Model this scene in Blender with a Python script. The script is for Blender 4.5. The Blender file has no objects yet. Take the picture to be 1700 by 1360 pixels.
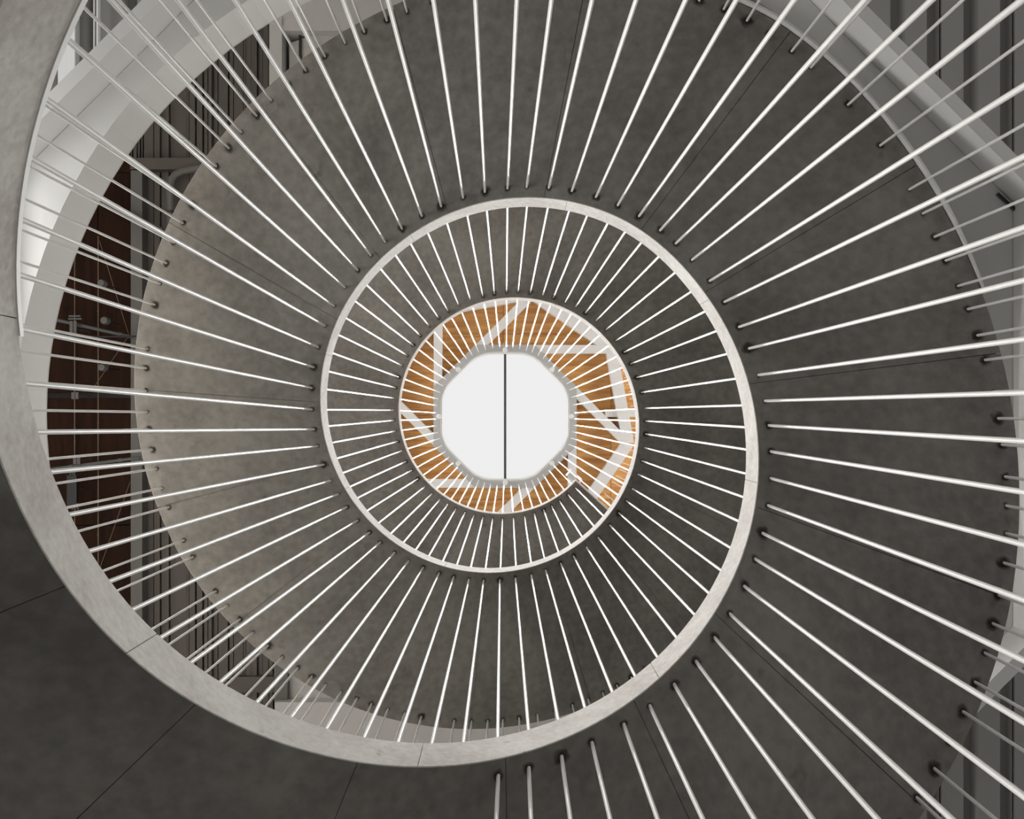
import bpy, bmesh, math, random
import numpy as np
from mathutils import Matrix, Vector

random.seed(7)
S = bpy.context.scene
COL = S.collection
PI = math.pi
R = 1.05                     # inner radius of the stair, metres
F = 1693.0                   # focal length in pixels of a 1700 px wide frame
CAM_Z = 0.55
AX, AY = 0.02096, 0.01217    # camera stands this far off the axis of the stair

# ------------------------------------------------------------------ camera
cam = bpy.data.cameras.new('camera')
cam.sensor_fit = 'HORIZONTAL'; cam.sensor_width = 36.0
cam.lens = 36.0 * F / 1700.0
cam.shift_x = 9.3 / 1700.0; cam.shift_y = 12.7 / 1700.0
cam.clip_start = 0.02; cam.clip_end = 200
camo = bpy.data.objects.new('camera', cam); COL.objects.link(camo)
camo.location = (AX, AY, CAM_Z); camo.rotation_euler = (PI, 0, 0)
S.camera = camo

# ------------------------------------------------------------------ light
W = bpy.data.worlds.new('world'); S.world = W; W.use_nodes = True
bg = W.node_tree.nodes['Background']
bg.inputs[0].default_value = (1.0, 0.985, 0.96, 1); bg.inputs[1].default_value = 0.62
SKYLIGHT = 0.86
SPOT_W = 840.0
S.view_settings.view_transform = 'Standard'; S.view_settings.look = 'None'
S.view_settings.gamma = 1.0; S.view_settings.exposure = 0.0
S.view_settings.use_curve_mapping = False

def area_fill(name, loc, rot, sx, sy, power, col=(1, 1, 1)):
    l = bpy.data.lights.new(name, 'AREA'); l.shape = 'RECTANGLE'; l.size = sx; l.size_y = sy
    l.energy = power; l.color = col
    o = bpy.data.objects.new(name, l); COL.objects.link(o); o.location = loc; o.rotation_euler = rot
    return o
# unseen area light added on the left of the ground storey, as daylight
area_fill('daylight_fill', (-6.2, 2.0, 3.5), (PI/2, 0, -PI/2 - 0.3), 8.0, 1.6, 250, (1, 0.985, 0.96))
# unseen area light added at the back right to brighten rods and fascia
area_fill('daylight_fill', (5.6, -5.6, 3.2), (PI/2, 0, PI/4), 7.0, 2.2, 70, (1, 0.985, 0.96))
# unseen area light added over the upper floor, bouncing onto the left soffits
area_fill('floor_bounce_fill', (-4.0, 0.6, CAM_Z + 7.4), (0, 0, 0), 0.5, 6.0, 560, (1, 0.96, 0.91))
# unseen area lights added at both sides to brighten the top storey
area_fill('daylight_fill', (-8.3, 0, CAM_Z + 13.8), (0, -PI/2, 0), 4.0, 15, 760, (1, 0.985, 0.96))
area_fill('daylight_fill', (8.3, 0, CAM_Z + 13.8), (0, PI/2, 0), 4.0, 15, 760, (1, 0.985, 0.96))
# unseen area light added over the first turn to brighten the left soffit
area_fill('soffit_fill', (-2.75, -0.55, CAM_Z + 3.95), (PI, 0.25, 0), 0.25, 0.9, 14, (1, 0.99, 0.96))

# ------------------------------------------------------------------ materials
def mat(name, col, rough=0.6, metal=0.0, spec=0.5):
    m = bpy.data.materials.new(name); m.use_nodes = True
    b = m.node_tree.nodes['Principled BSDF']
    b.inputs['Base Color'].default_value = (*col, 1); b.inputs['Roughness'].default_value = rough
    b.inputs['Metallic'].default_value = metal
    b.inputs['Specular IOR Level'].default_value = spec
    return m
def nodes(m): return m.node_tree.nodes, m.node_tree.links, m.node_tree.nodes['Principled BSDF']

def concrete(name, dark, light, bump=0.15, spots=True, scale=1.0, rough=0.75):
    m = mat(name, light, rough, 0, 0.25); N, L, b = nodes(m)
    tc = N.new('ShaderNodeTexCoord')
    n1 = N.new('ShaderNodeTexNoise'); n1.inputs['Scale'].default_value = 1.6 * scale; n1.inputs['Detail'].default_value = 8; n1.inputs['Roughness'].default_value = 0.62
    n2 = N.new('ShaderNodeTexNoise'); n2.inputs['Scale'].default_value = 22 * scale; n2.inputs['Detail'].default_value = 6
    L.new(tc.outputs['Object'], n1.inputs['Vector']); L.new(tc.outputs['Object'], n2.inputs['Vector'])
    mx = N.new('ShaderNodeMix'); mx.data_type = 'FLOAT'; mx.inputs[0].default_value = 0.35
    L.new(n1.outputs['Fac'], mx.inputs[2]); L.new(n2.outputs['Fac'], mx.inputs[3])
    r = N.new('ShaderNodeValToRGB')
    r.color_ramp.elements[0].position = 0.37; r.color_ramp.elements[0].color = (*dark, 1)
    r.color_ramp.elements[1].position = 0.63; r.color_ramp.elements[1].color = (*light, 1)
    L.new(mx.outputs[0], r.inputs['Fac'])
    out = r.outputs['Color']
    if spots:                       # small dark blow holes and stains
        n3 = N.new('ShaderNodeTexNoise'); n3.inputs['Scale'].default_value = 9 * scale; n3.inputs['Detail'].default_value = 3
        L.new(tc.outputs['Object'], n3.inputs['Vector'])
        r3 = N.new('ShaderNodeValToRGB')
        r3.color_ramp.elements[0].position = 0.68; r3.color_ramp.elements[0].color = (1, 1, 1, 1)
        r3.color_ramp.elements[1].position = 0.80; r3.color_ramp.elements[1].color = (0.62, 0.58, 0.54, 1)
        L.new(n3.outputs['Fac'], r3.inputs['Fac'])
        mm = N.new('ShaderNodeMix'); mm.data_type = 'RGBA'; mm.blend_type = 'MULTIPLY'; mm.inputs[0].default_value = 1
        L.new(out, mm.inputs[6]); L.new(r3.outputs['Color'], mm.inputs[7]); out = mm.outputs[2]
    L.new(out, b.inputs['Base Color'])
    bp = N.new('ShaderNodeBump'); bp.inputs['Strength'].default_value = bump; bp.inputs['Distance'].default_value = 0.01
    L.new(n2.outputs['Fac'], bp.inputs['Height']); L.new(bp.outputs['Normal'], b.inputs['Normal'])
    return m

def wood(name, dark, light, axis='X'):
    m = mat(name, light, 0.7, 0, 0.12); N, L, b = nodes(m)
    tc = N.new('ShaderNodeTexCoord'); mp = N.new('ShaderNodeMapping')
    oi = N.new('ShaderNodeObjectInfo'); ad = N.new('ShaderNodeVectorMath'); ad.operation = 'ADD'
    L.new(tc.outputs['Object'], ad.inputs[0]); 
    ml = N.new('ShaderNodeMath'); ml.operation = 'MULTIPLY'; ml.inputs[1].default_value = 37.0
    L.new(oi.outputs['Random'], ml.inputs[0]); L.new(ml.outputs[0], ad.inputs[1])
    mp.inputs['Scale'].default_value = (1.2, 16, 16) if axis == 'X' else (16, 1.2, 16)
    L.new(ad.outputs[0], mp.inputs['Vector'])
    n = N.new('ShaderNodeTexNoise'); n.inputs['Scale'].default_value = 1.0; n.inputs['Detail'].default_value = 7; n.inputs['Distortion'].default_value = 0.6
    L.new(mp.outputs[0], n.inputs['Vector'])
    n2 = N.new('ShaderNodeTexNoise'); n2.inputs['Scale'].default_value = 3.2; n2.inputs['Detail'].default_value = 2
    L.new(ad.outputs[0], n2.inputs['Vector'])
    r = N.new('ShaderNodeValToRGB')
    r.color_ramp.elements[0].position = 0.32; r.color_ramp.elements[0].color = (*dark, 1)
    r.color_ramp.elements[1].position = 0.64; r.color_ramp.elements[1].color = (*light, 1)
    L.new(n.outputs['Fac'], r.inputs['Fac'])
    kn = N.new('ShaderNodeValToRGB')                     # knots
    kn.color_ramp.elements[0].position = 0.71; kn.color_ramp.elements[0].color = (1, 1, 1, 1)
    kn.color_ramp.elements[1].position = 0.77; kn.color_ramp.elements[1].color = (0.45, 0.35, 0.28, 1)
    L.new(n2.outputs['Fac'], kn.inputs['Fac'])
    mm = N.new('ShaderNodeMix'); mm.data_type = 'RGBA'; mm.blend_type = 'MULTIPLY'; mm.inputs[0].default_value = 1
    L.new(r.outputs['Color'], mm.inputs[6]); L.new(kn.outputs['Color'], mm.inputs[7])
    L.new(mm.outputs[2], b.inputs['Base Color'])
    return m

def painted(name, col, rough=0.45, var=0.05, spec=0.3):
    m = mat(name, col, rough, 0, spec); N, L, b = nodes(m)
    tc = N.new('ShaderNodeTexCoord'); n = N.new('ShaderNodeTexNoise'); n.inputs['Scale'].default_value = 4; n.inputs['Detail'].default_value = 4
    L.new(tc.outputs['Object'], n.inputs['Vector'])
    r = N.new('ShaderNodeValToRGB')
    r.color_ramp.elements[0].color = (*[c * (1 - var) for c in col], 1); r.color_ramp.elements[1].color = (*[min(1, c * (1 + var)) for c in col], 1)
    L.new(n.outputs['Fac'], r.inputs['Fac']); L.new(r.outputs['Color'], b.inputs['Base Color'])
    return m

def stain_material():
    m = mat('rust_stain', (0.03, 0.022, 0.016), 0.9); N, L, b = nodes(m)
    tc = N.new('ShaderNodeTexCoord'); ln = N.new('ShaderNodeVectorMath'); ln.operation = 'LENGTH'
    L.new(tc.outputs['Object'], ln.inputs[0])
    oi = N.new('ShaderNodeObjectInfo')
    ad = N.new('ShaderNodeVectorMath'); ad.operation = 'ADD'
    L.new(tc.outputs['Object'], ad.inputs[0]); L.new(oi.outputs['Location'], ad.inputs[1])
    n = N.new('ShaderNodeTexNoise'); n.inputs['Scale'].default_value = 45; n.inputs['Detail'].default_value = 4
    L.new(ad.outputs[0], n.inputs['Vector'])
    s = N.new('ShaderNodeMath'); s.operation = 'MULTIPLY_ADD'; s.inputs[1].default_value = 0.030; L.new(n.outputs['Fac'], s.inputs[0]); L.new(ln.outputs['Value'], s.inputs[2])
    mr = N.new('ShaderNodeMapRange'); mr.inputs['From Min'].default_value = 0.024; mr.inputs['From Max'].default_value = 0.040
    mr.inputs['To Min'].default_value = 0.85; mr.inputs['To Max'].default_value = 0.0
    L.new(s.outputs[0], mr.inputs['Value']); L.new(mr.outputs[0], b.inputs['Alpha'])
    return m

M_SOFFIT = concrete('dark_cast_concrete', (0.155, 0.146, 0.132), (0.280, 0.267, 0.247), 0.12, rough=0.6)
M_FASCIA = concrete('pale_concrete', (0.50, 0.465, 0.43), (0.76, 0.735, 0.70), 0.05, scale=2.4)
M_ROD = painted('white_rod_paint', (0.86, 0.855, 0.84), 0.35, 0.02)
M_STAIN = stain_material()
M_PLASTER = painted('white_plaster', (0.80, 0.795, 0.78), 0.8, 0.03)
M_TAUPE = painted('taupe_plaster', (0.47, 0.46, 0.45), 0.8, 0.03)
M_DIM = painted('dim_grey_steel', (0.115, 0.110, 0.105), 0.5, 0.04)
M_STEEL = painted('white_steel_paint', (0.82, 0.815, 0.80), 0.4, 0.03)
M_GREYST = painted('grey_steel_paint', (0.50, 0.50, 0.495), 0.4, 0.03)
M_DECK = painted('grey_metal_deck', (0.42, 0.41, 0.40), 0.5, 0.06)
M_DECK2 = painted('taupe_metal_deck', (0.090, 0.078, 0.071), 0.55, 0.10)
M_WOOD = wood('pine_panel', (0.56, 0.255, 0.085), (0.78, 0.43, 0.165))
M_WOOD2 = wood('pine_panel_dim', (0.013, 0.0048, 0.0022), (0.027, 0.0105, 0.0047), 'Y')  # same pine as the roof, the storey's shade darkened into its colour
M_GALV = mat('galvanised_pipe', (0.10, 0.105, 0.105), 0.5, 0.2)
M_BLACK = mat('black_plastic', (0.015, 0.015, 0.018), 0.5)
M_BAR = mat('grey_glazing_bar', (0.10, 0.10, 0.10), 0.5)
M_FLOOR = concrete('screed_floor', (0.13, 0.127, 0.12), (0.20, 0.195, 0.185), 0.05, spots=False, scale=0.6)
M_PALE = concrete('pale_screed_floor', (0.55, 0.53, 0.50), (0.62, 0.60, 0.57), 0.05, spots=False, scale=0.6)
M_WIRE = mat('pale_wire', (0.17, 0.125, 0.08), 0.6)

def emit(name, col, s):
    m = bpy.data.materials.new(name); m.use_nodes = True; N = m.node_tree.nodes; L = m.node_tree.links
    N.clear(); o = N.new('ShaderNodeOutputMaterial'); e = N.new('ShaderNodeEmission')
    e.inputs[0].default_value = (*col, 1); e.inputs[1].default_value = s
    L.new(e.outputs[0], o.inputs[0]); return m
M_SKYLIGHT = emit('frosted_skylight_pane', (1, 1, 1), SKYLIGHT)
M_TUBE = emit('lamp_diffuser', (1, 0.99, 0.96), 0.58)

# ------------------------------------------------------------------ helpers
def mesh(name, verts, faces, mats, fm=None, smooth=False):
    me = bpy.data.meshes.new(name); me.from_pydata([tuple(v) for v in verts], [], faces)
    for m in (mats if isinstance(mats, (list, tuple)) else [mats]): me.materials.append(m)
    if fm: me.polygons.foreach_set('material_index', fm)
    if smooth: me.polygons.foreach_set('use_smooth', [True] * len(me.polygons))
    bm = bmesh.new(); bm.from_mesh(me); bmesh.ops.recalc_face_normals(bm, faces=bm.faces)
    if smooth:
        for e in bm.edges: e.smooth = len(e.link_faces) == 2 and e.calc_face_angle(0) < 0.5
    bm.to_mesh(me); bm.free()
    me.update(); return me
def link(name, me, parent=None):
    o = bpy.data.objects.new(name, me); COL.objects.link(o)
    if parent is not None: o.parent = parent
    return o
def obj(name, verts, faces, mats, parent=None, fm=None, smooth=False):
    return link(name, mesh(name, verts, faces, mats, fm, smooth), parent)
def empty(name, loc=(0, 0, 0)):
    o = bpy.data.objects.new(name, None); COL.objects.link(o); o.location = loc; o.empty_display_size = 0.2; return o
def tag(o, label, cat, group=None):
    o['label'] = label; o['category'] = cat
    if group: o['group'] = group
    return o
def struct(o): o['kind'] = 'structure'; return o
def at(px, py, h):           # point of the hall seen at a frame pixel, h metres above the camera
    return Vector(((px - 840.7) * h / F + AX, (py - 692.7) * h / F + AY, CAM_Z + h))
def prism(poly, z0, z1):     # upright prism on a plan polygon
    n = len(poly)
    v = [(x, y, z0) for x, y in poly] + [(x, y, z1) for x, y in poly]
    f = [tuple(range(n)), tuple(range(n, 2 * n))] + [(i, (i + 1) % n, n + (i + 1) % n, n + i) for i in range(n)]
    return v, f
def box(x0, x1, y0, y1, z0, z1): return prism([(x0, y0), (x1, y0), (x1, y1), (x0, y1)], z0, z1)
def join(*parts):
    V, Fc = [], []
    for v, f in parts:
        k = len(V); V += list(v); Fc += [tuple(i + k for i in q) for q in f]
    return V, Fc
def tube(pts, r, n=10):
    pts = [Vector(p) for p in pts]; V, Fc = [], []
    up = Vector((0.13, 0.27, 0.95))
    for i, p in enumerate(pts):
        d = (pts[min(i + 1, len(pts) - 1)] - pts[max(i - 1, 0)]).normalized()
        a = d.cross(up).normalized(); b = d.cross(a).normalized()
        V += [p + (a * math.cos(2 * PI * k / n) + b * math.sin(2 * PI * k / n)) * r for k in range(n)]
    for i in range(len(pts) - 1):
        Fc += [(i * n + k, i * n + (k + 1) % n, (i + 1) * n + (k + 1) % n, (i + 1) * n + k) for k in range(n)]
    Fc += [tuple(range(n)), tuple(range((len(pts) - 1) * n, len(pts) * n))]
    return V, Fc
def lathe(prof, c, n=14):    # profile (r, z) turned about the vertical through c
    V, Fc = [], []
    for r, z in prof: V += [(c[0] + r * math.cos(2 * PI * k / n), c[1] + r * math.sin(2 * PI * k / n), c[2] + z) for k in range(n)]
    for i in range(len(prof) - 1):
        Fc += [(i * n + k, i * n + (k + 1) % n, (i + 1) * n + (k + 1) % n, (i + 1) * n + k) for k in range(n)]
    Fc += [tuple(range(n)), tuple(range((len(prof) - 1) * n, len(prof) * n))]
    return V, Fc

# ------------------------------------------------------------------ the helix
# height of the soffit above the camera, as H = h / (F R), at every 30 degrees
KN = np.array([-120, -90, -60] + list(range(-30, 900, 30)), float)
HV = np.array([540, 682, 828, 1000, 1179, 1344, 1548, 1746, 1946, 2157, 2377, 2546, 2637, 2800, 3001, 3166, 3321, 3489, 3663, 3846, 4041,
               4259, 4465, 4657, 4874, 5118, 5348, 5543, 5713, 5872, 6025, 6156, 6240, 6280], float)
HV = HV[:len(KN)]
low = np.arange(-330, -120, 30.0)
KN = np.concatenate([low, KN]); HV = np.concatenate([540 + (low + 120) / 30 * 144.0, HV])
HV = HV * 1e-6 * F * R
SL = np.gradient(HV, KN)
def soffit(phi):             # metres above the floor, phi in degrees
    i = int(min(max(np.searchsorted(KN, phi) - 1, 0), len(KN) - 2))
    d = KN[i + 1] - KN[i]; t = (phi - KN[i]) / d
    h = ((2 * t**3 - 3 * t**2 + 1) * HV[i] + (t**3 - 2 * t**2 + t) * d * SL[i] + (-2 * t**3 + 3 * t**2) * HV[i + 1] + (t**3 - t**2) * d * SL[i + 1])
    return CAM_Z + h
RO_K = [-330, 136, 160, 190, 208, 225, 236, 262, 290, 330, 370, 400, 455, 900]
RO_V = [2.0, 1.99, 2.012, 2.025, 2.045, 2.07, 2.085, 2.06, 2.036, 2.026, 2.022, 2.012, 1.992, 2.0]
def rout(phi): return float(np.interp(phi, RO_K, RO_V)) * R
THICK = 0.213
def pol(phi, r, z):
    a = math.radians(phi); return Vector((-math.cos(a) * r, math.sin(a) * r, z))
START, END = -296.0, 857.5

# ------------------------------------------------------------------ structure: ground floor
f0 = struct(obj('floor', *box(-11, 11, -11, 11, -0.25, 0.0), M_FLOOR))

def oct_y(x, a):             # half depth of a flat-sided octagon of apothem a at x
    x = abs(x)
    if x <= a * math.tan(PI / 8): return a
    return max(a * math.sqrt(2) - x, 0.0) if x <= a else 0.0
def ring_plate(r_in, a_out, z0, z1, n=128, square=None):
    V, Fc = [], []
    for k in range(n):
        t = 2 * PI * k / n; c, s = math.cos(t), math.sin(t)
        if square: ro = square / max(abs(c), abs(s))
        else:
            m = (t + PI / 8) % (PI / 4) - PI / 8; ro = a_out / math.cos(m)
        for z in (z0, z1): V += [(c * r_in, s * r_in, z), (c * ro, s * ro, z)]
    for k in range(n):
        a, b = 4 * k, 4 * ((k + 1) % n)
        Fc += [(a, b, b + 1, a + 1), (a + 2, a + 3, b + 3, b + 2), (a, a + 2, b + 2, b), (a + 1, b + 1, b + 3, a + 3)]
    return V, Fc
def oct_beam(k, a0, a1, z0, z1):
    t = math.tan(PI / 8); n = (math.cos(k * PI / 4), math.sin(k * PI / 4)); u = (-n[1], n[0])
    P = lambda a, s: (n[0] * a + u[0] * s, n[1] * a + u[1] * s)
    return prism([P(a0, -a0 * t), P(a0, a0 * t), P(a1, a1 * t), P(a1, -a1 * t)], z0, z1)
def deck_strip(x0, x1, ya, yb, z, ribs=2, depth=0.05):
    # corrugated sheet between x0 and x1; ya / yb give the ends at any x
    w = (x1 - x0) / ribs; prof = []
    for i in range(ribs):
        b = x0 + i * w
        prof += [(b + 0.004, 0), (b + w * 0.62, 0), (b + w * 0.70, depth), (b + w * 0.92, depth), (b + w - 0.004, depth * 0.2)]
    V, Fc = [], []
    for x, dz in prof:
        V += [(x, ya(x), z + dz), (x, yb(x), z + dz), (x, ya(x), z + depth + 0.03), (x, yb(x), z + depth + 0.03)]
    for i in range(len(prof) - 1):
        a, b = 4 * i, 4 * (i + 1); Fc += [(a, b, b + 1, a + 1), (a + 2, a + 3, b + 3, b + 2), (a, a + 2, b + 2, b), (a + 1, b + 1, b + 3, a + 3)]
    e = 4 * (len(prof) - 1); Fc += [(0, 1, 3, 2), (e, e + 2, e + 3, e + 1)]
    return V, Fc

# ------------------------------------------------------------------ structure: first ceiling, round opening in an octagon of beams
RING = 2.11 * R
Z1 = CAM_Z + 4.65; Z1T = CAM_Z + 4.953
c1 = struct(empty('ceiling', (0, 0, 0)))
obj('soffit', *ring_plate(RING, 2.329, Z1, Z1T), M_PLASTER, c1)
for k in range(8):
    obj('beam', *oct_beam(k, 2.331, 2.389, CAM_Z + 4.45, Z1T), M_STEEL, c1)
x = -8.16
while x < 8.0:
    xa, xb = x, x + 0.34
    if min(abs(xa), abs(xb)) >= 2.39 or xa * xb > 0 and min(abs(xa), abs(xb)) >= 2.39:
        obj('deck_panel', *deck_strip(xa, xb, lambda q: -8.0, lambda q: 8.0, CAM_Z + 4.74), M_DECK, c1)
    else:
        obj('deck_panel', *deck_strip(xa, xb, lambda q: -8.0, lambda q: -max(oct_y(q, 2.392), 0.0), CAM_Z + 4.74), M_DECK, c1)
        obj('deck_panel', *deck_strip(xa, xb, lambda q: max(oct_y(q, 2.392), 0.0), lambda q: 8.0, CAM_Z + 4.74), M_DECK, c1)
    x += 0.34
struct(obj('floor', *ring_plate(RING + 0.004, None, CAM_Z + 4.85, Z1T + 0.02, square=8.3), M_PALE))

# unseen wall bands added around the upper storey to cut its side light
struct(obj('wall_left', *join(box(-8.45, -8.3, -8.3, 8.3, Z1T + 0.02, CAM_Z + 5.8), box(-8.45, -8.3, -8.3, 8.3, CAM_Z + 8.2, CAM_Z + 11.3)), M_PLASTER))
struct(obj('wall_right', *box(8.3, 8.45, -8.3, 8.3, CAM_Z + 7.2, CAM_Z + 11.3), M_PLASTER))
struct(obj('wall_back', *box(-8.3, 8.3, -8.45, -8.3, CAM_Z + 7.2, CAM_Z + 11.3), M_PLASTER))
struct(obj('wall_front', *box(-8.3, 8.3, 8.3, 8.45, CAM_Z + 7.2, CAM_Z + 11.3), M_PLASTER))

# ------------------------------------------------------------------ structure: second ceiling (pine panels, ribbed deck, plaster)
H2 = 11.0
c2 = struct(empty('ceiling'))
def P2(px, py, h=H2): return at(px, py, h)
def rect2(name, x0, x1, y0, y1, h, th, m, parent=c2):
    a, b = at(x0, y0, h), at(x1, y1, h)
    return obj(name, *box(a.x, b.x, a.y, b.y, a.z, a.z + th), m, parent)
# pine panels on the left, with open joints
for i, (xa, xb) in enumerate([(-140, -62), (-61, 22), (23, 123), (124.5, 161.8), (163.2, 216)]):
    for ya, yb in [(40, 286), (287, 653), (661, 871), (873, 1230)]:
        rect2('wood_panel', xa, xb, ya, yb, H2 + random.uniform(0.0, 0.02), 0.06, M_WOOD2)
rect2('backing_board', -150, 238, 30, 1240, H2 + 0.12, 0.05, M_BLACK)
rect2('beam', 217, 236, 283, 1240, H2 - 0.16, 0.34, M_DIM)
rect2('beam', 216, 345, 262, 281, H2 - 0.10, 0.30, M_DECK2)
def deck_grooved(x0, x1, y0, y1, z, seed, parent):
    # folded sheet with irregular narrow grooves and raised flats
    rn = random.Random(seed); prof = [(x0, 0.0)]; x = x0
    while x < x1 - 0.03:
        f = rn.choice([0.02, 0.035, 0.06, 0.10]); d = rn.choice([0.012, 0.02, 0.05]); g = rn.choice([0.006, 0.01, 0.018])
        if x + f + g > x1 - 0.005: break
        lv = prof[-1][1]
        prof += [(x + f, lv), (x + f + 0.001, 0.06), (x + f + g, 0.06), (x + f + g + 0.001, d - 0.012)]
        x += f + g + 0.001
    prof.append((x1 - 0.003, prof[-1][1]))
    V, Fc = [], []
    for px, dz in prof: V += [(px, y0, z + dz), (px, y1, z + dz), (px, y0, z + 0.1), (px, y1, z + 0.1)]
    for i in range(len(prof) - 1):
        a, b = 4 * i, 4 * (i + 1); Fc += [(a, b, b + 1, a + 1), (a + 2, a + 3, b + 3, b + 2), (a, a + 2, b + 2, b), (a + 1, b + 1, b + 3, a + 3)]
    e = 4 * (len(prof) - 1); Fc += [(0, 1, 3, 2), (e, e + 2, e + 3, e + 1)]
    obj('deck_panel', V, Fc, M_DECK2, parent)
a = at(238, 0, H2); b = at(452, 0, H2); n = 6; w = (b.x - a.x) / n
ytop, ybot = at(0, -60, H2).y, at(0, 1240, H2).y
for i in range(n):
    deck_grooved(a.x + i * w, a.x + (i + 1) * w, ytop, ybot, a.z + 0.02, i, c2)
for i in range(4):
    deck_grooved(at(40 + i * 49, 0, H2).x, at(40 + (i + 1) * 49, 0, H2).x, ytop, at(0, 262, H2).y, a.z + 0.02, 20 + i, c2)
# white plaster field around the stair and its edge beams
def holed_plate(r_in, x0, x1, y0, y1, z0, z1, n=96):
    V, Fc = [], []
    for k in range(n):
        t = 2 * PI * k / n; c, s = math.cos(t), math.sin(t)
        ks = [((x1 if c > 0 else x0) / c) if abs(c) > 1e-9 else 1e9, ((y1 if s > 0 else y0) / s) if abs(s) > 1e-9 else 1e9]
        ro = min(ks)
        for z in (z0, z1): V += [(c * r_in, s * r_in, z), (c * ro, s * ro, z)]
    for k in range(n):
        a, b = 4 * k, 4 * ((k + 1) % n)
        Fc += [(a, b, b + 1, a + 1), (a + 2, a + 3, b + 3, b + 2), (a, a + 2, b + 2, b), (a + 1, b + 1, b + 3, a + 3)]
    return V, Fc
pa, pb = at(478, 53, H2), at(1500, 1300, H2)
obj('soffit', *holed_plate(RING, pa.x, pb.x, pa.y, pb.y, pa.z + 0.06, pa.z + 0.30), M_TAUPE, c2)
rect2('beam', 447, 468, -60, 230, H2 - 0.12, 0.40, M_TAUPE)
rect2('soffit', 468.5, 1500, -80, 51, H2 - 0.10, 0.30, M_TAUPE)
rect2('trim', 496, 500, 53, 120, H2 + 0.02, 0.03, M_BLACK)
rect2('beam', 455, 477, 1080, 1165, H2 - 0.05, 0.32, M_DIM)
rect2('soffit', 456, 1500, 1166, 1420, H2 - 0.12, 0.40, M_TAUPE)
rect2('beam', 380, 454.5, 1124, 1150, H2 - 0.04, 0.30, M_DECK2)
struct(obj('floor', *ring_plate(RING + 0.004, None, CAM_Z + H2 + 0.32, CAM_Z + H2 + 0.40, square=8.3), M_FLOOR))

# ------------------------------------------------------------------ structure: roof with skylight
HR = 16.44
ZR = CAM_Z + HR
u = HR / F                                   # metres per pixel at the roof
RC = (AX - 2.2 * u, AY - 1.3 * u)
c3 = struct(empty('ceiling'))
def oct_poly(a, c=RC): return [(c[0] + a / math.cos(PI / 8) * math.cos(PI / 8 + k * PI / 4), c[1] + a / math.cos(PI / 8) * math.sin(PI / 8 + k * PI / 4)) for k in range(8)]
def clip_out(rect, k, a):
    # part of rect on the outer side of octagon side k and inside sides < k
    def cut(poly, nx, ny, d, keep_out):
        out = []
        for i in range(len(poly)):
            p, q = poly[i], poly[(i + 1) % len(poly)]
            sp = (p[0] - RC[0]) * nx + (p[1] - RC[1]) * ny - d; sq = (q[0] - RC[0]) * nx + (q[1] - RC[1]) * ny - d
            if keep_out: sp, sq = -sp, -sq
            if sp <= 0: out.append(p)
            if sp * sq < 0:
                t = sp / (sp - sq); out.append((p[0] + (q[0] - p[0]) * t, p[1] + (q[1] - p[1]) * t))
        return out
    poly = list(rect)
    for j in range(k):
        poly = cut(poly, math.cos(j * PI / 4), math.sin(j * PI / 4), a, False)
        if len(poly) < 3: return None
    poly = cut(poly, math.cos(k * PI / 4), math.sin(k * PI / 4), a, True)
    return poly if len(poly) >= 3 else None
xs = [-760, -580, -400, -250, -3, 178, 330, 500, 680, 860]; ys = [-760, -620, -480, -340, -139, -2, 140, 290, 440, 590, 740]
A_HOLE = 112 * u
for i in range(len(xs) - 1):
    for j in range(len(ys) - 1):
        g = 0.003
        q = [(RC[0] + xs[i] * u + g, RC[1] + ys[j] * u + g), (RC[0] + xs[i + 1] * u - g, RC[1] + ys[j] * u + g), (RC[0] + xs[i + 1] * u - g, RC[1] + ys[j + 1] * u - g), (RC[0] + xs[i] * u + g, RC[1] + ys[j + 1] * u - g)]
        parts = [prism(pl, ZR + 0.22 + ((i * 7 + j * 3) % 4) * 0.004, ZR + 0.34) for pl in (clip_out(q, k, A_HOLE) for k in range(8)) if pl]
        if parts: obj('wood_panel', *join(*parts), M_WOOD, c3)
# the pinwheel of white beams and the outer octagon
BW0, BW1 = 104.8 * u, 118.7 * u
verts_oct = []
for k in range(8):
    n = (math.cos(k * PI / 4), math.sin(k * PI / 4)); t = (-n[1], n[0])
    Q = lambda a, s: (RC[0] + n[0] * a + t[0] * s, RC[1] + n[1] * a + t[1] * s)
    obj('beam', *prism([Q(BW0, -44 * u), Q(BW0, 176 * u), Q(BW1, 176 * u), Q(BW1, -49 * u)], ZR + 0.02 - 0.002 * (k % 2), ZR + 0.23), M_STEEL, c3)
    verts_oct.append(Q(112 * u, 175 * u))
for k in range(8):
    p, q = Vector(verts_oct[k]), Vector(verts_oct[(k + 1) % 8]); d = (q - p).normalized(); nn = Vector((d.y, -d.x)); i_, o_ = nn * -7.5 * u, nn * 11.5 * u
    obj('beam', *prism([tuple(p + o_), tuple(q + o_), tuple(q + i_), tuple(p + i_)], ZR + 0.026, ZR + 0.225), M_STEEL, c3)
    n = Vector((math.cos(k * PI / 4), math.sin(k * PI / 4))); t = Vector((-n.y, n.x))     # purlins running outwards
    if k: continue
    c = Vector(RC) + n * (167 * u) - t * 5 * u; o_ = t * 6 * u
    obj('beam', *prism([tuple(c + o_), tuple(c + n * 330 * u + o_), tuple(c + n * 330 * u - o_), tuple(c - o_)], ZR + 0.06, ZR + 0.222), M_STEEL, c3)
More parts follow.
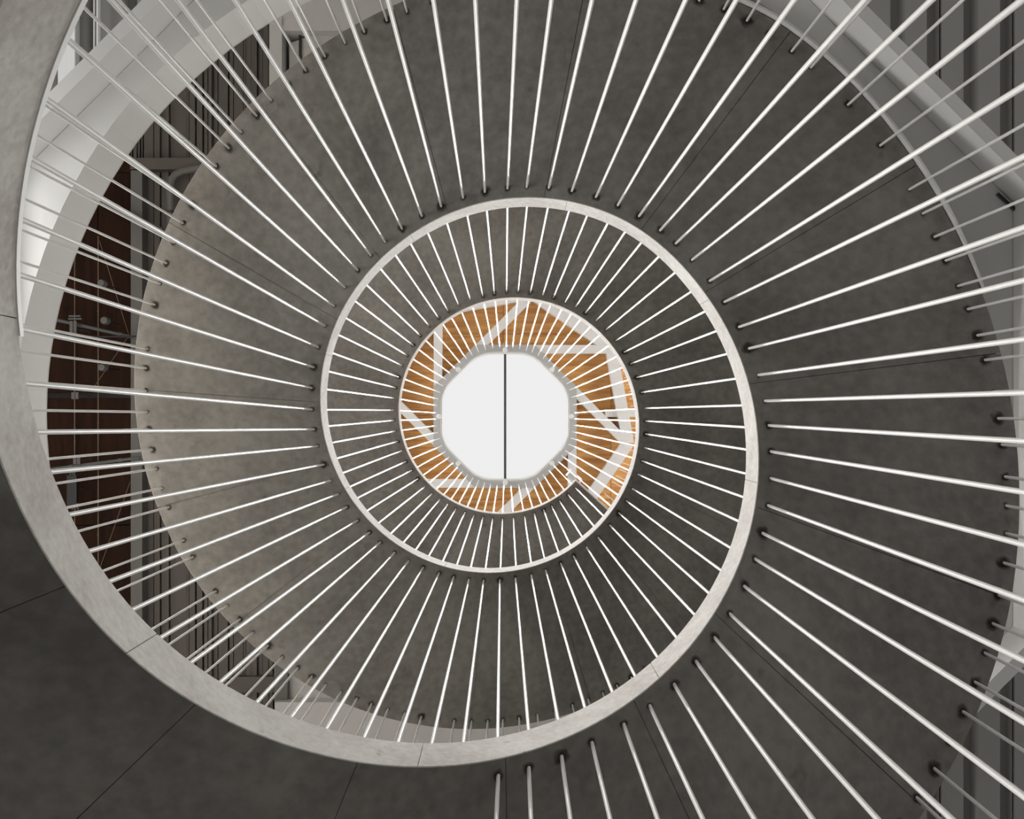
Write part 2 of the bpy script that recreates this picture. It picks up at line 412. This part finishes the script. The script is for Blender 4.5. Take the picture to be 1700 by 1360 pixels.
# window_1: the skylight, a grey ring plate with a rounded opening, kerb, panes and one glazing bar
w1 = struct(empty('window_1', (RC[0], RC[1], ZR)))
def round_oct(a, k, r):      # super-rounded octagon radius at angle
    return a * (1 + 0.035 * (1 - math.cos(8 * k)) * 0.5)
def local(vf): return ([(v[0] - RC[0], v[1] - RC[1], v[2] - ZR) for v in vf[0]], vf[1])
def plate_round(a_in, a_out, z0, z1, n=128):
    V, Fc = [], []
    for k in range(n):
        t = 2 * PI * k / n; m = (t + PI / 8) % (PI / 4) - PI / 8; c, s = math.cos(t), math.sin(t)
        ro = a_out / math.cos(m); ri = round_oct(a_in, t, 0)
        for z in (z0, z1): V += [(c * ri, s * ri, z), (c * ro, s * ro, z)]
    for k in range(n):
        a, b = 4 * k, 4 * ((k + 1) % n)
        Fc += [(a, b, b + 1, a + 1), (a + 2, a + 3, b + 3, b + 2), (a, a + 2, b + 2, b), (a + 1, b + 1, b + 3, a + 3)]
    return V, Fc
obj('frame', *plate_round(107.5 * u, 118.9 * u, -0.01, 0.03), M_GREYST, w1)
obj('kerb', *plate_round(105.5 * u, 111.0 * u, 0.031, 0.75), M_STEEL, w1)
for s in (-1, 1):
    V = [(0.008 * s, -1.12, 0), (0.008 * s, 1.12, 0)]
    poly = []
    for k in range(33):
        t = -PI / 2 + PI * k / 32; r = round_oct(106.5 * u, t, 0); poly.append((s * max(math.cos(t) * r, 0.008), math.sin(t) * r))
    obj('pane', *prism(poly, 0.42, 0.45), M_SKYLIGHT, w1)
obj('glazing_bar', *box(-0.020, 0.020, -1.03, 1.03, 0.30, 0.40), M_BAR, w1)
struct(obj('roof', *ring_plate(1.22, None, ZR + 0.36, ZR + 0.5, square=8.3), M_FLOOR))

# ------------------------------------------------------------------ the spiral staircase
stair = tag(empty('spiral_staircase'), 'spiral staircase of dark cast concrete winding up around an open round well', 'staircase')
def sweep(p0, p1, prof, step=2.0):
    # prof: list of (radius function, z offset function) going round the section
    n = max(2, int(math.ceil((p1 - p0) / step)) + 1); m = len(prof); V, Fc = [], []
    for i in range(n):
        ph = p0 + (p1 - p0) * i / (n - 1); z = soffit(ph)
        V += [pol(ph, rf(ph), max(z + dz, 0.001)) for rf, dz in prof]
    for i in range(n - 1):
        Fc += [(i * m + k, i * m + (k + 1) % m, (i + 1) * m + (k + 1) % m, (i + 1) * m + k) for k in range(m)]
    Fc += [tuple(range(m)), tuple(range((n - 1) * m, n * m))]
    return V, Fc
JOINTS = [START, -266, -242, -218, -194, -170, -146, -122, -98, -74, -50, -26, -2, 22, 44, 68, 91, 115, 137, 160, 187, 211, 233, 259, 285, 308, 330, 356, 375, 398, 421, 444, 467, 490, 514, 538, 562, 586,
          610, 634, 658, 682, 706, 730, 754, 778, 802, 826, END]
IN0, IN1 = R, R + 0.0045
for a, b in zip(JOINTS[:-1], JOINTS[1:]):
    g = 0.05
    c = 0.002
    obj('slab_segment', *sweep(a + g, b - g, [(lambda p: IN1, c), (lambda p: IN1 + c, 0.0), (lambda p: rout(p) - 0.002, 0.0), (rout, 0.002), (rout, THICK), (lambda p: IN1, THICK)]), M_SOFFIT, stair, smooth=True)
    # recessed mortar behind the joint
    if b < END: obj('joint_filler', *sweep(b - 0.5, b + 0.5, [(lambda p: IN1 + 0.004, 0.004), (lambda p: rout(p) - 0.02, 0.004), (lambda p: rout(p) - 0.02, THICK - 0.01), (lambda p: IN1 + 0.004, THICK - 0.01)], 0.5), M_SOFFIT, stair)
FJ = [START] + [-275 + 44 * i for i in range(0, 26)] + [END]
FJ = [f for f in FJ if START <= f <= END]
for a, b in zip(FJ[:-1], FJ[1:]):
    g = 0.07
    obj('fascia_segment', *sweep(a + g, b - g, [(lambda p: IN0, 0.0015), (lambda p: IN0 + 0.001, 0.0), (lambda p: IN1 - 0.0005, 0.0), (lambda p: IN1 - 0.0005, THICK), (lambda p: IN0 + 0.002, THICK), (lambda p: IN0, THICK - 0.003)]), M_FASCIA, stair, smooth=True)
obj('edge_strip', *sweep(-110, -9, [(lambda p: R - 0.002, THICK + 0.001), (lambda p: R + 0.01, THICK + 0.001), (lambda p: R + 0.01, THICK + 0.018), (lambda p: R - 0.002, THICK + 0.018)]), M_ROD, stair)
def ring_face_strip():  # added white strip, standing in for the ring's lit inner face
    n = 40; V, Fc = [], []
    for i in range(n + 1):
        p = 194 + 52 * i / n; z = soffit(p); d = 0.004 + 0.032 * min(1, (p - 194) / 12)
        V += [pol(p, rout(p) + 0.004, z - d), pol(p, rout(p) + 0.014, z - d), pol(p, rout(p) + 0.014, z + 0.1), pol(p, rout(p) + 0.004, z + 0.1)]
    for i in range(n): Fc += [(4 * i + k, 4 * i + (k + 1) % 4, 4 * i + 4 + (k + 1) % 4, 4 * i + 4 + k) for k in range(4)]
    Fc += [(0, 1, 2, 3), (4 * n, 4 * n + 1, 4 * n + 2, 4 * n + 3)]
    obj('edge_strip', V, Fc, M_STEEL, stair)
ring_face_strip()
# white nosing across the end of the top landing
zt = soffit(END)
pA, pB = pol(END, R, 0), pol(END, rout(END), 0)
obj('edge_strip', *tube([pol(END, R + 0.02, zt + THICK - 0.02), pol(END, rout(END), zt + THICK - 0.02)], 0.02, 8), M_ROD, stair)

# ------------------------------------------------------------------ rods
def rod_mesh(n=8):
    V = [(math.cos(2 * PI * k / n), math.sin(2 * PI * k / n), z) for z in (0, 1) for k in range(n)]
    Fc = [(k, (k + 1) % n, n + (k + 1) % n, n + k) for k in range(n)] + [tuple(range(n)), tuple(range(n, 2 * n))]
    me = mesh('rod', V, Fc, M_ROD)
    for p in me.polygons: p.use_smooth = len(p.vertices) == 4
    return me
ROD = rod_mesh(); ROD_R = 0.0063
def stain_mesh(seed):
    rn = random.Random(seed); n = 12
    V = [(0, 0, 0)] + [(0.04 * math.cos(2 * PI * k / n), 0.04 * math.sin(2 * PI * k / n), 0) for k in range(n)]
    return mesh('rust_stain', V, [(0, k + 1, (k + 1) % n + 1) for k in range(n)], M_STAIN)
STAINS = [stain_mesh(i) for i in range(1)]
def add_rod(parent, p0, p1, stain=None):
    d = p1 - p0; L = d.length; q = d.to_track_quat('Z', 'Y')
    Mx = Matrix.Translation(p0) @ q.to_matrix().to_4x4() @ Matrix.Diagonal((ROD_R, ROD_R, L, 1))
    o = link('rod', ROD, parent); o.matrix_basis = Mx
    if stain is not None:
        phi, r = stain
        z = soffit(phi); t = (pol(phi + 0.5, r, soffit(phi + 0.5)) - pol(phi - 0.5, r, soffit(phi - 0.5))).normalized()
        rad = pol(phi, 1, 0); nrm = t.cross(rad).normalized()
        if nrm.z > 0: nrm = -nrm
        ty = nrm.cross(t).normalized()
        Rm = Matrix((t, ty, nrm)).transposed().to_4x4()
        k = random.choice([0.55, 0.75, 0.9, 1.0, 1.25])
        s = link('rust_stain', STAINS[0], o)
        s.matrix_parent_inverse = Mx.inverted()
        s.matrix_basis = Matrix.Translation(pol(phi, r, z) + nrm * 0.0012) @ Rm @ Matrix.Rotation(random.uniform(0, 6), 4, 'Z') @ Matrix.Diagonal((k, k * random.uniform(0.8, 1.2), 1, 1))
    return o
INNER = [89.8, 94.7, 100.2, 105.6, 111.7, 117.1, 122.7, 128.3, 133.7, 138.9, 144.7, 150.3, 155.5, 161.1, 166.6, 172.1, 177.6, 182.9, 188.7, 194.9, 200.2, 206.8, 212.7, 219.1, 224.5, 229.3, 235.3, 241.0, 246.6, 252.6, 258.3, 263.8, 268.6, 274.4, 280.2, 286.3, 292.0, 298.3, 304.1, 309.5, 315.0, 321.0, 327.1, 333.3, 339.8, 345.8, 351.9, 358.3, 364.3, 369.5, 375.4, 380.8, 385.6, 390.5, 395.9, 401.3, 406.0, 411.7, 417.0, 422.3, 427.9, 433.0, 438.2, 443.2, 448.8, 454.3, 459.9, 465.3, 471.2, 476.5, 482.2, 487.8, 494.1, 499.8, 505.2, 510.4, 516.4, 521.8, 527.1, 532.6, 537.8, 543.0, 549.6, 556.0, 562.2, 567.8, 573.8, 580.1, 585.9, 591.6, 596.6, 601.6, 607.3, 612.2, 617.9, 623.5, 628.8, 634.5, 640.1, 646.2, 652.3, 658.2, 663.8, 669.8, 676.2, 682.2, 688.1, 693.8, 699.8, 705.4, 710.8, 717.0, 722.3, 727.9, 733.4, 738.7, 744.8, 750.4, 756.0, 761.6, 767.0, 772.3, 777.3, 782.4, 787.7, 792.9, 798.0, 803.4, 808.9, 815.0, 821.3, 827.0, 832.7, 837.7, 843.0, 849.0, 854.6]
LK = [-300, -45, 0, 40, 60, 75, 90, 125, 140, 200, 240, 290, 340, 358, 380, 392, 410, 450, 468, 490, 520]
LV = [1.0, 2.0, 1.8, 2.4, 1.2, 0.0, -0.9, -0.6, 0.6, 1.0, 0.5, 0.0, -0.2, -1.4, -1.2, 1.2, 0.5, 0.0, 1.2, -0.3, 0.0]
RI = 1.050 * R
inner = tag(empty('inner_railing'), 'railing of thin white steel rods hung around the open well of the spiral stair', 'railing')
for ph in INNER:
    pb = ph - 360 - float(np.interp(ph - 360, LK, LV))
    zb = max(soffit(pb) + THICK - 0.01, 0.0) if pb > START else 0.0
    add_rod(inner, pol(pb, RI, zb), pol(ph, RI, soffit(ph) + 0.02), (ph, RI))
for ph in [p for p in INNER if p > 497.6]:
    add_rod(inner, pol(ph, RI, soffit(ph) + THICK - 0.01), Vector((RC[0], RC[1], 0)) + pol(ph, 1.117, ZR + 0.0))
OUTER = [137.3, 140.7, 143.8, 147.2, 150.5, 153.7, 156.9, 160.0, 163.5, 166.7, 169.7, 172.9, 176.5, 179.5, 182.6, 186.4, 189.4, 192.7, 195.7, 199.1, 202.3, 205.5, 208.9, 215.4, 221.8, 228.3, 231.4, 234.9, 238.1, 241.3, 244.5, 247.8, 251, 254.3, 257.5, 260.8, 264, 267.2, 270.3, 273.4, 276.5, 279.6, 283.3, 286.3, 289.8, 292.9, 296.3, 299.7, 302.9, 306.3, 309.4, 312.7, 315.7, 319.0, 325.9, 329.0, 332.3, 335.7, 339.0, 342.4, 349.4, 352.5, 356.1, 359.5, 362.3, 365.6, 368.8, 372.1, 375.4, 381.4, 384.6, 391.5, 394.6, 397.8, 401.0, 404.4, 407.6, 410.9, 413.8, 416.7, 419.6, 422.7, 425.5, 428.6, 431.7, 434.8, 437.9, 440.9, 444.1, 447.1, 449.9, 453.0, 456.5, 459.9, 463.4, 466.6, 469.7, 472.8, 476.0]
OUTER = [137.3 - 3.25 * i for i in range(14, 0, -1)] + OUTER
while OUTER[-1] < 850: OUTER.append(OUTER[-1] + 3.27)
outer = tag(empty('outer_railing'), 'railing of thin white steel rods along the outer edge of the spiral stair', 'railing')
RK = [90, 137, 165, 200, 215, 225, 240, 262, 290, 320, 370, 430, 476, 860]
RV = [1.94, 1.942, 1.968, 1.945, 1.978, 2.0, 2.03, 2.0, 1.983, 1.956, 1.96, 1.945, 1.942, 1.95]
for ph in OUTER:
    r = float(np.interp(ph, RK, RV)) * R; pb = ph - 360
    zb = max(soffit(pb) + THICK - 0.01, 0.0) if pb > START else 0.0
    add_rod(outer, pol(pb, r, zb), pol(ph, r, soffit(ph) + 0.02), (ph, r) if ph < 480 else None)
for ph in [p for p in OUTER if 500 < p < 600]:
    add_rod(outer, pol(ph, 1.945 * R, soffit(ph) + THICK - 0.01), pol(ph, 1.945 * R, ZR + 0.10))

# ------------------------------------------------------------------ spotlights on the skylight ring
WHERE = ['right', 'lower right', 'bottom', 'lower left', 'left', 'upper left', 'top', 'upper right']
for k in range(8):
    n = (math.cos(k * PI / 4), math.sin(k * PI / 4)); c = (RC[0] + n[0] * 110 * u, RC[1] + n[1] * 110 * u, ZR - 0.012)
    e = tag(empty('spotlight', c), 'small white spotlight under the %s side of the grey skylight ring' % WHERE[k], 'lamp', 'spotlights on the skylight ring')
    obj('body', *lathe([(0.02, -0.085), (0.040, -0.08), (0.042, -0.02), (0.03, 0.0)], (0, 0, 0)), M_ROD, e)
    obj('mount', *lathe([(0.018, 0.0), (0.022, 0.006), (0.022, 0.0115)], (0, 0, 0)), M_GREYST, e)
    l = bpy.data.lights.new('spot_beam', 'SPOT'); l.energy = SPOT_W; l.spot_size = math.radians(34); l.spot_blend = 0.7; l.shadow_soft_size = 0.04; l.color = (1, 0.985, 0.96)
    lo = bpy.data.objects.new('spot_beam', l); COL.objects.link(lo); lo.parent = e; lo.location = (0, 0, -0.13)

# ------------------------------------------------------------------ fittings
e = tag(empty('strip_light', at(109, 0, 4.70)), 'long white strip light on the ribbed ceiling in the upper left corner', 'lamp')
a, b = at(95, -560, 4.675), at(123, 300, 4.675)
o = e.location
def rel(vf, o): return ([(v[0] - o[0], v[1] - o[1], v[2] - o[2]) for v in vf[0]], vf[1])
def sub(vf): return ([(v[0] - o.x, v[1] - o.y, v[2] - o.z) for v in vf[0]], vf[1])
yy = at(0, 180, 4.7).y
obj('housing', *sub(box(a.x, b.x, at(0, -560, 4.7).y, -1.42, CAM_Z + 4.69, CAM_Z + 4.737)), M_STEEL, e)
for k in (0, 1):
    w_ = (b.x - a.x) / 2
    obj('diffuser', *sub(box(a.x + k * w_ + 0.004, a.x + (k + 1) * w_ - 0.004, at(0, -558, 4.7).y, -1.421, CAM_Z + 4.672, CAM_Z + 4.689)), M_TUBE, e)
for x, r, lab in [(156.5, 0.004, 'thinner of two white conduits beside the strip light'), (163.5, 0.009, 'thicker of two white conduits beside the strip light')]:
    p, q = at(x, -560, 4.69), at(x, 120, 4.69)
    q.y = -1.62; c_ = tag(empty('conduit', p), lab, 'conduit'); obj('tube', *rel(tube([p, q], r, 8), p), M_ROD, c_)
    for f in (0.3, 0.7): obj('clip', *rel(tube([p.lerp(q, f), p.lerp(q, f + 0.006)], r * 1.5, 8), p), M_GREYST, c_)


e = tag(empty('elbow_pipe', at(283, 330, 10.86)), 'thick grey pipe with a bend under the dark ribbed ceiling', 'pipe')
def rel(vf, o): return ([(v[0] - o[0], v[1] - o[1], v[2] - o[2]) for v in vf[0]], vf[1])
P = [at(283, 425, 10.86), at(283, 312, 10.86), at(285, 298, 10.86), at(292, 289, 10.86), at(303, 284, 10.86), at(345, 276, 10.86)]
obj('tube', *rel(tube(P, 0.040, 12), e.location), M_DIM, e, smooth=True)
for q in (350, 400): obj('clamp', *rel(tube([at(283, q, 10.86), at(283, q + 4, 10.86)], 0.045, 12), e.location), M_BLACK, e)

PIPES = [((150, 322), (295, 398), 0.030, 'dark grey pipe slanting under the ribbed ceiling beside the bent pipe'),
         ((88, 530), (228, 562), 0.018, 'grey pipe running to the right from the bracket on the pine ceiling'),
         ((70, 781), (232, 760), 0.018, 'grey pipe crossing the pine ceiling just above the black cable tray'),
         ((112, 559), (225, 559), 0.010, 'thin black rod below the bracket on the pine ceiling')]
for k, (p, q, r, lab) in enumerate(PIPES):
    m = M_BLACK if k == 3 else (M_DIM if k == 0 else M_GALV)
    p, q = at(*p, 10.75 - 0.05 * k), at(*q, 10.75 - 0.05 * k)
    e = tag(empty('pipe', p), lab, 'pipe'); obj('tube', *rel(tube([p, q], r, 10), p), m, e, smooth=True)
    for f in (0.3, 0.8):
        c = p.lerp(q, f); d = (q - p).normalized() * 0.02
        obj('clamp', *rel(tube([c - d, c + d], r * 1.25, 10), p), m, e)
for x, y0, y1, lab in [(124, 420, 1000, 'pale conduit along the left joint of the dark pine ceiling'), (163, 392, 1010, 'pale conduit along the right joint of the dark pine ceiling')]:
    p, q = at(x, y0, 10.93), at(x, y1, 10.93)
    e = tag(empty('conduit', p), lab, 'conduit'); obj('tube', *rel(tube([p, q], 0.0055, 8), p), M_WIRE, e)
    for f in (0.2, 0.5, 0.8): obj('clip', *rel(tube([p.lerp(q, f), p.lerp(q, f + 0.004)], 0.010, 8), p), M_GALV, e)
for (x0, y0), (x1, y1), lab in [((165, 400), (215, 560), 'thin wire slanting down to the right across the pine ceiling, upper one'),
                                ((158, 640), (212, 560), 'thin wire slanting up to the right across the middle of the pine ceiling'),
                                ((160, 960), (216, 800), 'thin wire slanting up to the right across the pine ceiling, lowest one')]:
    p, q = at(x0, y0, 10.9), at(x1, y1, 10.9)
    w = link('wire', mesh('wire', *rel(tube([p, q], 0.0035, 6), p), M_WIRE)); w.location = p; tag(w, lab, 'wire')
for (x, y, lab) in [(167, 470, 'round grey pendant lamp under the pine ceiling, uppermost of three'), (172, 532, 'round grey pendant lamp under the pine ceiling, middle of three'), (168, 610, 'round grey pendant lamp under the pine ceiling, lowest of three')]:
    p = at(x, y, 10.5); e = tag(empty('pendant_lamp', p), lab, 'lamp', 'pendant lamps under the pine ceiling')
    obj('shade', *lathe([(0.034, 0.0), (0.040, 0.02), (0.036, 0.10), (0.015, 0.14)], (0, 0, 0), 16), M_DIM, e, smooth=True)
    obj('cord', *tube([(0, 0, 0.14), (0, 0, 0.50)], 0.006, 6), M_BLACK, e)
for (x, y, lab) in [(121, 545, 'grey hanging bracket under the pine ceiling carrying the upper pipe'), (124, 657, 'small pale steel hanger on the dark cross joint of the pine ceiling'), (127, 765, 'grey hanging bracket under the pine ceiling beside the cable tray')]:
    p = at(x, y, 10.6); e = tag(empty('bracket', p), lab, 'bracket', 'steel brackets under the pine ceiling')
    big = y == 545
    hh = 0.075 if big else 0.035
    obj('plate', *box(-0.035, -0.003, -hh, hh, 0.0, 0.012), M_DIM, e); obj('plate', *box(0.006, 0.036, -hh, hh, 0.0, 0.012), M_DIM, e)
    obj('hanger', *tube([(0, 0, 0.006), (0, 0, 0.40)], 0.008, 6), M_GALV, e)
    if big:
        obj('arm', *box(-0.05, 0.09, -0.105, -0.09, 0.0, 0.015), M_GALV, e); obj('arm', *box(-0.045, 0.075, -0.135, -0.118, 0.0, 0.015), M_GALV, e)
p = at(119, 815, 10.7)
e = tag(empty('cable_tray', p), 'black cable tray hanging under the dark pine ceiling', 'cable tray')
obj('tray', *join(box(-0.05, 0.05, -0.16, 0.16, 0.0, 0.01), box(-0.05, -0.044, -0.16, 0.16, 0.01, 0.06), box(0.044, 0.05, -0.16, 0.16, 0.01, 0.06)), M_BLACK, e)
for i in range(3): obj('cable', *tube([(-0.025 + 0.022 * i, -0.2, 0.02), (-0.02 + 0.024 * i, 0.05, 0.018), (0.0 + 0.03 * i, 0.2, 0.02)], 0.008, 6), M_DIM, e)
obj('hanger', *tube([(0, 0, 0.01), (0, 0, 0.30)], 0.006, 6), M_GALV, e)

# white loudspeaker box by the end of the top landing
p = at(951, 791, 14.2)
e = tag(empty('loudspeaker', p), 'white boxy loudspeaker on a curved arm above the end of the top landing', 'loudspeaker')
Rz = Matrix.Rotation(math.radians(40), 4, 'Z')
vf = box(-0.075, 0.055, -0.05, 0.05, 0.0, 0.14); obj('body', [Rz @ Vector(v) for v in vf[0]], vf[1], M_ROD, e)
obj('arm', [Rz @ Vector(v) for v in tube([(0.05, 0.02, 0.07), (0.10, 0.05, 0.07), (0.13, 0.02, 0.07), (0.13, -0.04, 0.07), (0.13, -0.05, 2.3)], 0.016, 8)[0]], tube([(0, 0, 0)] * 0 + [(0.05, 0.02, 0.07), (0.10, 0.05, 0.07), (0.13, 0.02, 0.07), (0.13, -0.04, 0.07), (0.13, -0.05, 2.3)], 0.016, 8)[1], M_ROD, e)
# dark slot diffuser on the octagon beam, upper right
p = at(1675, 337, 4.63)
d = at(1692, 353, 4.63) - at(1658, 322, 4.63); d.normalize()
e = tag(empty('slot_vent', p), 'short dark slot vent at the right end of the pale diagonal beam', 'vent')
nn = Vector((-d.y, d.x, 0))
def bar(l, w, z0, z1): return [tuple(d * l * i + nn * w * j + Vector((0, 0, z))) for z in (z0, z1) for i, j in ((-1, -1), (1, -1), (1, 1), (-1, 1))]
BF = [(0, 1, 2, 3), (4, 5, 6, 7)] + [(i, (i + 1) % 4, 4 + (i + 1) % 4, 4 + i) for i in range(4)]
obj('frame', bar(0.066, 0.006, 0.004, 0.019), BF, M_DIM, e); obj('grille', bar(0.062, 0.0035, 0.0, 0.004), BF, M_BLACK, e)
